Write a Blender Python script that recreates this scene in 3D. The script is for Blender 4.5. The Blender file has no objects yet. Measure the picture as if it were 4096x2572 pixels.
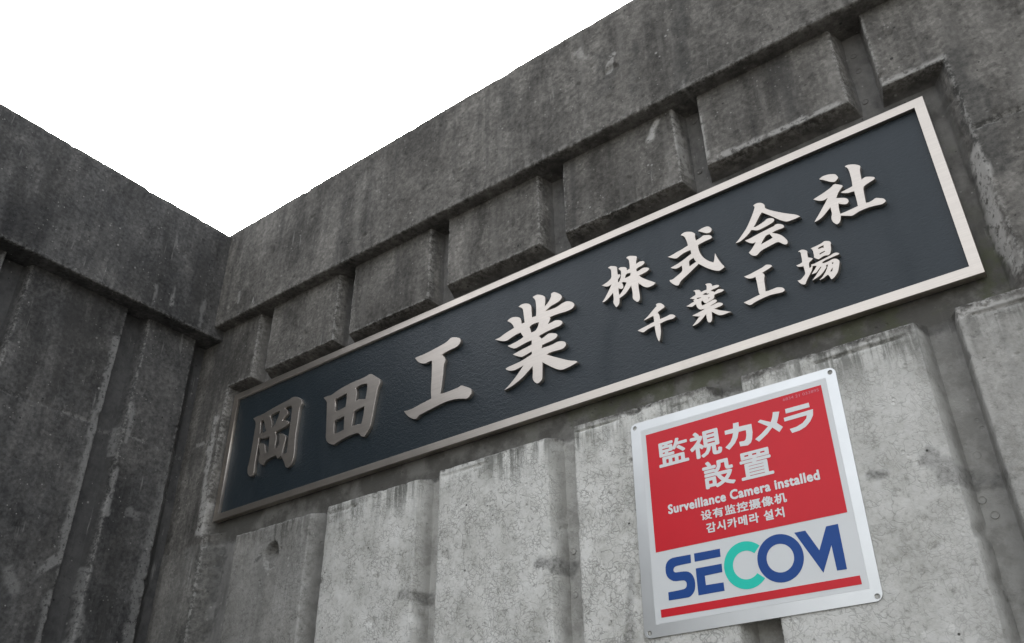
import bpy, math, random
import numpy as np
from mathutils import Vector, Matrix

C = bpy.context.scene.collection
S = 1.5            # metres per working unit (camera to wall plane = 1 unit)
H = 1.62           # eye height above the ground

# ------------------------------------------------------------------ camera
cam_data = bpy.data.cameras.new('camera')
cam_data.lens = 30.364
cam_data.sensor_width = 36.0
cam_data.clip_start = 0.02
cam_data.clip_end = 3000.0
cam = bpy.data.objects.new('camera', cam_data)
C.objects.link(cam)
R0 = Vector((0.79769035, 0.60300995, -0.0083125))
R1 = Vector((-0.31943547, 0.41079294, -0.85393802))
R2 = Vector((-0.51151841, 0.68383343, 0.52030834))
rot = Matrix((R0, -R1, -R2)).transposed()
cam.matrix_world = Matrix.Translation((0, -S, H)) @ rot.to_4x4()
bpy.context.scene.camera = cam

# ------------------------------------------------------------------ daylight
SUN = Vector((-0.5945, 0.4770, 0.6473)).normalized()
elev = math.asin(SUN.z)
azim = math.atan2(SUN.x, SUN.y)
world = bpy.data.worlds.new('World')
bpy.context.scene.world = world
world.use_nodes = True
wn = world.node_tree
wn.nodes.clear()
sky = wn.nodes.new('ShaderNodeTexSky')
sky.sky_type = 'NISHITA'
sky.sun_disc = False
sky.sun_elevation = elev
sky.sun_rotation = azim
sky.air_density = 1.0
sky.dust_density = 6.0
sky.ozone_density = 1.0
hsv = wn.nodes.new('ShaderNodeHueSaturation')
hsv.inputs['Saturation'].default_value = 0.22
bg = wn.nodes.new('ShaderNodeBackground')
bg.inputs['Strength'].default_value = 0.13
wo = wn.nodes.new('ShaderNodeOutputWorld')
wn.links.new(sky.outputs[0], hsv.inputs['Color'])
wn.links.new(hsv.outputs[0], bg.inputs['Color'])
wn.links.new(bg.outputs[0], wo.inputs['Surface'])

sun_data = bpy.data.lights.new('sun', 'SUN')
sun_data.energy = 3.5
sun_data.angle = math.radians(0.5)
sun_data.color = (1.0, 0.95, 0.87)
sun = bpy.data.objects.new('sun', sun_data)
C.objects.link(sun)
sun.rotation_euler = SUN.to_track_quat('Z', 'Y').to_euler()
sun.location = (0, 0, 8)

vs = bpy.context.scene.view_settings
vs.view_transform = 'Standard'
vs.look = 'None'
vs.exposure = 2.35
vs.gamma = 1.0
vs.use_curve_mapping = False

# ------------------------------------------------------------------ helpers
def tag(o, label=None, cat=None, group=None, kind=None):
    if label: o['label'] = label
    if cat: o['category'] = cat
    if group: o['group'] = group
    if kind: o['kind'] = kind

def empty(name, loc, label, cat):
    o = bpy.data.objects.new(name, None)
    C.objects.link(o)
    o.location = loc
    o.empty_display_size = 0.2
    tag(o, label, cat)
    return o

def link(name, me, mat=None, parent=None):
    """link a mesh whose vertices are in world coordinates under its thing"""
    o = bpy.data.objects.new(name, me)
    C.objects.link(o)
    if mat: me.materials.append(mat)
    if parent is not None:
        o.parent = parent
        o.location = -Vector(parent.location)
    return o

def pos(u, w, s):
    """point at plane coordinates u, w seen on the vertical plane at distance s"""
    return (S*s*u, S*(s-1.0), H + S*s*w)

# value noise, vectorised
_rng = np.random.default_rng(7)
_tab = _rng.random((256, 256))
def vnoise(x, y, seed=0):
    x = np.asarray(x, float) + seed*17.31; y = np.asarray(y, float) + seed*9.77
    xi = np.floor(x).astype(int); yi = np.floor(y).astype(int)
    fx = x-xi; fy = y-yi
    fx = fx*fx*(3-2*fx); fy = fy*fy*(3-2*fy)
    a = _tab[xi & 255, yi & 255]; b = _tab[(xi+1) & 255, yi & 255]
    c = _tab[xi & 255, (yi+1) & 255]; d = _tab[(xi+1) & 255, (yi+1) & 255]
    return (a*(1-fx)+b*fx)*(1-fy) + (c*(1-fx)+d*fx)*fy
def fbm(x, y, o=4, seed=0):
    v = 0; amp = 0.5; f = 1.0
    for i in range(o):
        v = v + amp*(vnoise(x*f, y*f, seed+i*3)*2-1); amp *= 0.5; f *= 2.03
    return v
def sstep(a, b, x):
    t = np.clip((x-a)/(b-a), 0, 1)
    return t*t*(3-2*t)

def lines(marks, lo, hi, fine, flo, fhi):
    """sorted grid lines: every mark, gaps filled at the fine step inside [flo, fhi], coarser outside"""
    m = sorted(set([lo, hi, flo, fhi] + [round(v, 6) for v in marks if lo < v < hi]))
    out = [m[0]]
    for v in m[1:]:
        if v - out[-1] < 0.0003: continue
        a = out[-1]; mid = (a+v)/2
        st = fine if flo <= mid <= fhi else max(fine, min(0.12, 0.012 + 0.25*max(flo-mid, mid-fhi)))
        n = max(1, int(math.ceil((v-a)/st)))
        out += [a + (v-a)*k/n for k in range(1, n+1)]
    return np.array(out)

def sheet(name, V, nI, nJ, keep, mat, parent, attrs, flip=False):
    """mesh from a grid of vertices (nI*nJ,3) using the faces in boolean array keep (nI-1,nJ-1)"""
    I, J = np.nonzero(keep)
    a = I*nJ+J; b = (I+1)*nJ+J; c = (I+1)*nJ+J+1; d = I*nJ+J+1
    F = np.stack([a, b, c, d], 1) if not flip else np.stack([d, c, b, a], 1)
    used = np.unique(F)
    rem = np.full(len(V), -1); rem[used] = np.arange(len(used))
    F = rem[F]
    me = bpy.data.meshes.new(name)
    me.vertices.add(len(used)); me.vertices.foreach_set('co', V[used].astype(np.float32).ravel())
    me.loops.add(F.size); me.loops.foreach_set('vertex_index', F.ravel().astype(np.int32))
    me.polygons.add(len(F)); me.polygons.foreach_set('loop_start', np.arange(0, F.size, 4, dtype=np.int32))
    me.polygons.foreach_set('loop_total', np.full(len(F), 4, dtype=np.int32))
    me.update(calc_edges=True); me.validate()
    me.polygons.foreach_set('use_smooth', np.ones(len(me.polygons), dtype=bool))
    for k, v in attrs.items():
        at = me.attributes.new(k, 'FLOAT', 'POINT')
        at.data.foreach_set('value', v[used].astype(np.float32))
    return link(name, me, mat, parent)

def box_mesh(name, x0, x1, y0, y1, z0, z1):
    me = bpy.data.meshes.new(name)
    v = [(x, y, z) for x in (x0, x1) for y in (y0, y1) for z in (z0, z1)]
    f = [(0,1,3,2), (4,6,7,5), (0,4,5,1), (2,3,7,6), (0,2,6,4), (1,5,7,3)]
    me.from_pydata(v, [], f); me.update()
    return me

# ------------------------------------------------------------------ materials
class NT:
    def __init__(self, name):
        self.m = bpy.data.materials.new(name); self.m.use_nodes = True
        self.t = self.m.node_tree; self.t.nodes.clear()
        self.out = self.t.nodes.new('ShaderNodeOutputMaterial')
        self.b = self.t.nodes.new('ShaderNodeBsdfPrincipled')
        self.t.links.new(self.b.outputs[0], self.out.inputs[0])
    def n(self, typ, **kw):
        nd = self.t.nodes.new(typ)
        for k, v in kw.items(): setattr(nd, k, v)
        return nd
    def set(self, sock, v):
        if hasattr(v, 'is_linked') or isinstance(v, bpy.types.NodeSocket): self.t.links.new(v, sock)
        else: sock.default_value = v
    def math(self, op, a, b=0.0, c=None, clamp=False):
        nd = self.n('ShaderNodeMath', operation=op, use_clamp=clamp)
        self.set(nd.inputs[0], a); self.set(nd.inputs[1], b)
        if c is not None: self.set(nd.inputs[2], c)
        return nd.outputs[0]
    def rng(self, v, a, b, c=0.0, d=1.0, smooth=True):
        nd = self.n('ShaderNodeMapRange', interpolation_type='SMOOTHSTEP' if smooth else 'LINEAR')
        self.set(nd.inputs['Value'], v)
        for k, x in zip(('From Min', 'From Max', 'To Min', 'To Max'), (a, b, c, d)): self.set(nd.inputs[k], x)
        return nd.outputs[0]
    def ramp(self, v, stops, interp='LINEAR'):
        nd = self.n('ShaderNodeValToRGB'); cr = nd.color_ramp; cr.interpolation = interp
        while len(cr.elements) > 1: cr.elements.remove(cr.elements[-1])
        cr.elements[0].position = stops[0][0]; cr.elements[0].color = col(stops[0][1])
        for p, c in stops[1:]:
            e = cr.elements.new(p); e.color = col(c)
        self.set(nd.inputs[0], v)
        return nd.outputs[0]
    def mix(self, f, a, b, mode='MIX'):
        nd = self.n('ShaderNodeMix', data_type='RGBA', blend_type=mode)
        self.set(nd.inputs[0], f)
        self.set(nd.inputs[6], a if not isinstance(a, (tuple, float)) else col(a))
        self.set(nd.inputs[7], b if not isinstance(b, (tuple, float)) else col(b))
        return nd.outputs[2]
    def noise(self, vec, scale, detail=4, rough=0.55, dist=0.0):
        nd = self.n('ShaderNodeTexNoise'); self.set(nd.inputs['Vector'], vec)
        nd.inputs['Scale'].default_value = scale; nd.inputs['Detail'].default_value = detail
        nd.inputs['Roughness'].default_value = rough; nd.inputs['Distortion'].default_value = dist
        return nd.outputs['Fac']
    def vor(self, vec, scale, feature='F1', rand=1.0):
        nd = self.n('ShaderNodeTexVoronoi', feature=feature); self.set(nd.inputs['Vector'], vec)
        nd.inputs['Scale'].default_value = scale; nd.inputs['Randomness'].default_value = rand
        return nd.outputs['Distance']
    def scale(self, vec, s):
        nd = self.n('ShaderNodeVectorMath', operation='MULTIPLY'); self.set(nd.inputs[0], vec); nd.inputs[1].default_value = s
        return nd.outputs[0]
    def bump(self, h, strength, dist, normal=None):
        nd = self.n('ShaderNodeBump'); nd.inputs['Strength'].default_value = strength; nd.inputs['Distance'].default_value = dist
        self.set(nd.inputs['Height'], h)
        if normal is not None: self.set(nd.inputs['Normal'], normal)
        return nd.outputs[0]
def col(c):
    if isinstance(c, (int, float)): return (c, c, c, 1)
    return tuple(c) + ((1,) if len(c) == 3 else ())

def concrete(name, left=False):
    t = NT(name)
    tc = t.n('ShaderNodeTexCoord').outputs['Object']
    sub = t.n('ShaderNodeVectorMath', operation='SUBTRACT'); t.set(sub.inputs[0], tc); sub.inputs[1].default_value = (0, 0, H)
    P = t.scale(sub.outputs[0], (1/S,)*3)
    sep = t.n('ShaderNodeSeparateXYZ'); t.set(sep.inputs[0], P)
    X, Y, Z = sep.outputs
    wear = t.n('ShaderNodeAttribute', attribute_name='wear').outputs['Fac']
    face = t.n('ShaderNodeAttribute', attribute_name='face').outputs['Fac']     # 1 on raised faces, 0 in grooves
    big = t.noise(P, 5, 5, 0.6); mid = t.noise(P, 24, 6, 0.65); fine = t.noise(P, 130, 5, 0.7)
    warp = t.noise(P, 9, 4, 0.6)
    streakv = t.scale(P, (60, 60, 5) if not left else (60, 60, 5))
    streak = t.noise(streakv, 1.0, 4, 0.6)
    drip = t.noise(t.scale(P, (95, 95, 9)), 1.0, 5, 0.65)
    # old sooty concrete of the upper and left parts
    m1 = t.math('ADD', t.math('MULTIPLY', big, 0.45), t.math('ADD', t.math('MULTIPLY', mid, 0.35), t.math('MULTIPLY', streak, 0.20)))
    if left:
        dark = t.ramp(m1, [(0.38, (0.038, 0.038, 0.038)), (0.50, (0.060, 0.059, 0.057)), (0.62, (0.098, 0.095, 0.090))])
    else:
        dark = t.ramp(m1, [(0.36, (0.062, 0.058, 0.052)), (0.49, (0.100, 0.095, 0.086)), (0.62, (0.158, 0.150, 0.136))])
    grit = t.rng(fine, 0.34, 0.68, 0.66, 1.34, False)
    g = t.n('ShaderNodeVectorMath', operation='SCALE'); t.set(g.inputs[0], dark); t.set(g.inputs['Scale'], grit); dark = g.outputs[0]
    # exposed sand grains and broad damp patches
    gv = t.n('ShaderNodeTexVoronoi', feature='F1'); t.set(gv.inputs['Vector'], P); gv.inputs['Scale'].default_value = 170
    gs = t.n('ShaderNodeSeparateColor'); t.set(gs.inputs[0], gv.outputs['Color'])
    pat = t.noise(t.scale(P, (9, 9, 3.5)), 1.0, 6, 0.68, 0.4)
    gm = t.math('MULTIPLY', t.rng(gs.outputs[0], 0.0, 1.0, 0.84, 1.18, False), t.rng(pat, 0.36, 0.62, 0.66, 1.28))
    g2 = t.n('ShaderNodeVectorMath', operation='SCALE'); t.set(g2.inputs[0], dark); t.set(g2.inputs['Scale'], gm); dark = g2.outputs[0]
    # smoother, lighter cement in the grooves
    gmix = t.rng(face, 0.05, 0.5, 0.70, 0.0)
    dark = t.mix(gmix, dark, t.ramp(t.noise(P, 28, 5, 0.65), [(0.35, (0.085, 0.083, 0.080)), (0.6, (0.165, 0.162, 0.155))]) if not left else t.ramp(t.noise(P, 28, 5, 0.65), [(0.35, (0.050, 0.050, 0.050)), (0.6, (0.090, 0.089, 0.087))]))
    # pale lime flecks
    fl = t.vor(P, 42); flm = t.math('MULTIPLY', t.rng(fl, 0.06, 0.13, 1, 0), t.rng(t.noise(P, 13, 2), 0.50, 0.62))
    fl2 = t.vor(P, 95); flm2 = t.math('MULTIPLY', t.rng(fl2, 0.08, 0.16, 1, 0), t.rng(t.noise(P, 31, 2), 0.50, 0.60))
    dark = t.mix(t.math('MULTIPLY', t.math('MAXIMUM', flm, flm2), 0.55), dark, (0.36, 0.35, 0.33))
    # blow-holes
    bh = t.vor(P, 36); bhm = t.math('MULTIPLY', t.rng(bh, 0.055, 0.10, 1, 0), t.rng(t.noise(P, 21, 2), 0.50, 0.58))
    bh2 = t.vor(P, 80); bhm2 = t.math('MULTIPLY', t.rng(bh2, 0.07, 0.12, 1, 0), t.rng(t.noise(P, 29, 2), 0.54, 0.60))
    dark = t.mix(t.math('MULTIPLY', t.math('MAXIMUM', bhm, bhm2), 0.8), dark, (0.018, 0.018, 0.017))
    # long damp runs from the top
    run = t.noise(t.scale(P, (26, 26, 1.6)), 1.0, 5, 0.6)
    dark = t.mix(t.rng(run, 0.52, 0.68, 0, 0.55), dark, (0.045, 0.044, 0.042))
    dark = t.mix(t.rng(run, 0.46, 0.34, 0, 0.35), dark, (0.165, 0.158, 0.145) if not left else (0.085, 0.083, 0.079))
    # thin lime runs
    lr = t.math('MULTIPLY', t.rng(drip, 0.60, 0.70), t.rng(warp, 0.50, 0.62))
    dark = t.mix(t.math('MULTIPLY', lr, 0.45), dark, (0.28, 0.275, 0.26))
    colr = dark
    if not left:
        # clean pale cement below the name board
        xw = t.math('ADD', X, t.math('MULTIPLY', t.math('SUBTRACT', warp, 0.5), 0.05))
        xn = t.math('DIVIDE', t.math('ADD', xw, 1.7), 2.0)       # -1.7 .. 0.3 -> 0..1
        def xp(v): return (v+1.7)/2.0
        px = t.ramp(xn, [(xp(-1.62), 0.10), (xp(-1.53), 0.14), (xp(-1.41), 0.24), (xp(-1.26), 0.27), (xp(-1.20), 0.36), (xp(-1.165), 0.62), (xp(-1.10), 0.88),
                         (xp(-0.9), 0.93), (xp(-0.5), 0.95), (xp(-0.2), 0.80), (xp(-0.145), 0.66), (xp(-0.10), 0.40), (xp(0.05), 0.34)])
        zw = t.math('ADD', Z, t.math('MULTIPLY', t.math('SUBTRACT', t.noise(P, 38, 5, 0.65), 0.5), 0.030))
        below = t.rng(zw, 0.517, 0.526, 1, 0)
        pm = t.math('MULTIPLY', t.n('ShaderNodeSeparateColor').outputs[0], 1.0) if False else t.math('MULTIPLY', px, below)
        # black algae running down from the top edges
        topz = t.rng(zw, 0.525, 0.44, 1, 0)
        soot = t.math('MULTIPLY', topz, t.rng(drip, 0.40, 0.60))
        soot = t.math('MULTIPLY', t.math('MULTIPLY', soot, face), t.rng(t.noise(P, 7, 3), 0.36, 0.60, 0.25, 1.1))
        pn = t.math('ADD', t.math('MULTIPLY', t.noise(P, 11, 5, 0.6), 0.5), t.math('MULTIPLY', mid, 0.5))
        pale = t.ramp(pn, [(0.36, (0.38, 0.377, 0.340)), (0.48, (0.535, 0.530, 0.490)), (0.60, (0.66, 0.655, 0.615))])
        pale = t.mix(t.rng(t.math('ADD', fine, t.math('MULTIPLY', streak, 0.35)), 0.55, 0.85, 0, 0.40), pale, (0.66, 0.66, 0.64))
        pale = t.mix(t.rng(fine, 0.46, 0.30, 0, 0.45), pale, (0.18, 0.18, 0.165))
        # map cracking
        wv = t.n('ShaderNodeVectorMath', operation='ADD'); t.set(wv.inputs[0], P)
        nz = t.n('ShaderNodeTexNoise'); t.set(nz.inputs['Vector'], P); nz.inputs['Scale'].default_value = 45; nz.inputs['Detail'].default_value = 3
        t.set(wv.inputs[1], t.scale(nz.outputs['Color'], (0.026,)*3))
        ck = t.vor(wv.outputs[0], 66, 'DISTANCE_TO_EDGE'); ck2 = t.vor(wv.outputs[0], 150, 'DISTANCE_TO_EDGE')
        ckm = t.math('MULTIPLY', t.rng(ck, 0.0, 0.048, 1, 0), t.math('MULTIPLY', t.rng(t.noise(P, 46, 5, 0.75), 0.46, 0.54), t.rng(t.noise(P, 9, 3), 0.38, 0.55, 0.35, 1.0)))
        ckm2 = t.math('MULTIPLY', t.rng(ck2, 0.0, 0.13, 1, 0), t.rng(t.noise(P, 38, 5, 0.7), 0.46, 0.54))
        ckm = t.math('MAXIMUM', ckm, t.math('MULTIPLY', ckm2, 0.8))
        ckm = t.math('MULTIPLY', ckm, t.rng(X, -0.02, -0.5, 0.35, 1.0))
        pale = t.mix(t.math('MULTIPLY', ckm, 0.62), pale, (0.15, 0.147, 0.132))
        pit = t.vor(P, 48); pitm = t.math('MULTIPLY', t.rng(pit, 0.05, 0.09, 1, 0), t.rng(t.noise(P, 19, 2), 0.52, 0.60))
        pale = t.mix(pitm, pale, (0.05, 0.05, 0.045))
        pale = t.mix(t.math('MULTIPLY', soot, 0.80), pale, (0.085, 0.088, 0.075))
        # grooves stay greyer
        groove = t.mix(t.rng(t.noise(P, 33, 5, 0.7), 0.40, 0.62, 0, 0.6), (0.44, 0.435, 0.405), (0.22, 0.215, 0.195))
        pale = t.mix(t.rng(face, 0.15, 0.9), groove, pale)
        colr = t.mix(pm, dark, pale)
        # brown-green film in the recess behind and under the board
        rec = t.math('MULTIPLY', t.rng(face, 0.1, 0.6, 1, 0), t.math('MULTIPLY', t.rng(zw, 0.518, 0.535), t.math('MAXIMUM', t.rng(Z, 0.66, 0.60), t.math('MULTIPLY', t.rng(X, -0.10, -0.05, 0, 0.35), t.rng(Z, 0.88, 0.84)))))
        film = t.mix(t.rng(t.noise(P, 14, 5, 0.65), 0.42, 0.60), (0.080, 0.077, 0.068), (0.165, 0.160, 0.146))
        film = t.mix(t.math('MULTIPLY', t.rng(t.noise(P, 22, 4, 0.6), 0.46, 0.60), t.rng(X, -0.9, -0.45, 0.0, 0.8)), film, (0.078, 0.085, 0.050))
        colr = t.mix(t.math('MULTIPLY', rec, 0.85), colr, film)
    lim = t.n('ShaderNodeAttribute', attribute_name='lime').outputs['Fac']
    soot_shade = t.n('ShaderNodeAttribute', attribute_name='soot').outputs['Fac']  # soot stains, plus the shade painted in the tie hole
    colr = t.mix(t.math('MULTIPLY', soot_shade, t.rng(fine, 0.30, 0.60, 1.0, 0.55)), colr, (0.045, 0.045, 0.042))
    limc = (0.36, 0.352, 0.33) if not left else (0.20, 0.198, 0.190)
    colr = t.mix(t.math('MULTIPLY', lim, t.rng(t.noise(P, 110, 4, 0.7), 0.36, 0.50)), colr, limc)
    # rubbed, exposed arrises
    wm = t.math('MULTIPLY', wear, t.rng(t.noise(P, 130, 4, 0.75), 0.45, 0.58))
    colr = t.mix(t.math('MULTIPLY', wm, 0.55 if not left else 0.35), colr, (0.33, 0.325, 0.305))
    t.set(t.b.inputs['Base Color'], colr)
    t.b.inputs['Roughness'].default_value = 0.92
    t.b.inputs['Specular IOR Level'].default_value = 0.25
    hgt = t.math('ADD', t.math('MULTIPLY', fine, 0.6), t.math('MULTIPLY', mid, 0.9))
    pv = t.vor(P, 70); hgt = t.math('SUBTRACT', hgt, t.math('MULTIPLY', t.math('MULTIPLY', t.rng(pv, 0.10, 0.20, 1, 0), t.rng(t.noise(P, 23, 2), 0.5, 0.6)), 1.2))
    if not left: hgt = t.math('SUBTRACT', hgt, t.math('MULTIPLY', t.math('MULTIPLY', ckm, pm), 0.5))
    nb = t.bump(hgt, 0.50, 0.0030)
    grain = t.noise(P, 420, 3, 0.7)
    t.set(t.b.inputs['Normal'], t.bump(grain, 0.22, 0.0012, nb))
    return t.m

def steel(name, base, rough, bx=260.0, lo=0.85):
    """brushed stainless steel, brushed along X"""
    t = NT(name)
    tc = t.n('ShaderNodeTexCoord').outputs['Object']
    br = t.noise(t.scale(tc, (9, 9, 420)), 1.0, 4, 0.7)
    br2 = t.noise(t.scale(tc, (2.5, 2.5, 90)), 1.0, 3, 0.6)
    sm = t.noise(tc, 18, 4, 0.6)
    f = t.math('ADD', t.math('MULTIPLY', br, 0.5), t.math('ADD', t.math('MULTIPLY', br2, 0.3), t.math('MULTIPLY', sm, 0.2)))
    c = t.mix(t.rng(f, 0.38, 0.62, 0, 1, False), tuple(x*lo for x in base), base)
    c = t.mix(t.rng(t.noise(tc, 7, 6, 0.7), 0.50, 0.72, 0, 0.30), c, tuple(x*0.62 for x in base))
    sc = t.noise(t.scale(tc, (30, 30, 800)), 1.0, 2, 0.5)
    c = t.mix(t.rng(sc, 0.72, 0.78, 0, 0.35), c, (0.25, 0.22, 0.19))
    t.set(t.b.inputs['Base Color'], c)
    t.b.inputs['Metallic'].default_value = 1.0
    t.set(t.b.inputs['Roughness'], t.rng(f, 0.3, 0.7, rough-0.06, rough+0.08, False))
    t.set(t.b.inputs['Normal'], t.bump(br, 0.12, 0.0006))
    return t.m

def simple(name, base, rough=0.5, metal=0.0, spec=0.5, var=0.06, bump=0.0, bscale=300.0, coat=0.0):
    t = NT(name)
    tc = t.n('ShaderNodeTexCoord').outputs['Object']
    n = t.noise(tc, 14, 5, 0.6)
    t.set(t.b.inputs['Base Color'], t.mix(t.rng(n, 0.35, 0.65, 0, 1, False), tuple(x*(1-var) for x in base), tuple(min(1, x*(1+var)) for x in base)))
    t.b.inputs['Roughness'].default_value = rough
    t.b.inputs['Metallic'].default_value = metal
    t.b.inputs['Specular IOR Level'].default_value = spec
    t.b.inputs['Coat Weight'].default_value = coat
    t.b.inputs['Coat Roughness'].default_value = 0.12
    if bump: t.set(t.b.inputs['Normal'], t.bump(t.noise(tc, bscale, 2, 0.5), bump, 0.001))
    return t.m

M_wall = concrete('weathered_concrete')
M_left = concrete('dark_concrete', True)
M_steel = steel('brushed_steel', (0.58, 0.53, 0.47), 0.40)
M_letter = steel('brushed_letter_steel', (0.58, 0.53, 0.475), 0.42)

def navy():
    t = NT('navy_hammered_paint')
    tc = t.n('ShaderNodeTexCoord').outputs['Object']
    n = t.noise(tc, 5, 3)
    t.set(t.b.inputs['Base Color'], t.mix(n, (0.0125, 0.0195, 0.0245), (0.0180, 0.0260, 0.0320)))
    t.b.inputs['Roughness'].default_value = 0.46
    t.b.inputs['Specular IOR Level'].default_value = 0.36
    dust = t.rng(t.noise(t.scale(tc, (12, 12, 4)), 1.0, 6, 0.7), 0.45, 0.75, 0.40, 0.58)
    t.set(t.b.inputs['Roughness'], dust)
    lea = t.noise(t.scale(tc, (85, 85, 140)), 1.0, 3, 0.55, 0.9)
    lea2 = t.noise(tc, 420, 2, 0.5)
    h = t.math('ADD', lea, t.math('MULTIPLY', lea2, 0.35))
    t.set(t.b.inputs['Normal'], t.bump(h, 0.5, 0.0022))
    return t.m
M_navy = navy()

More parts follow.
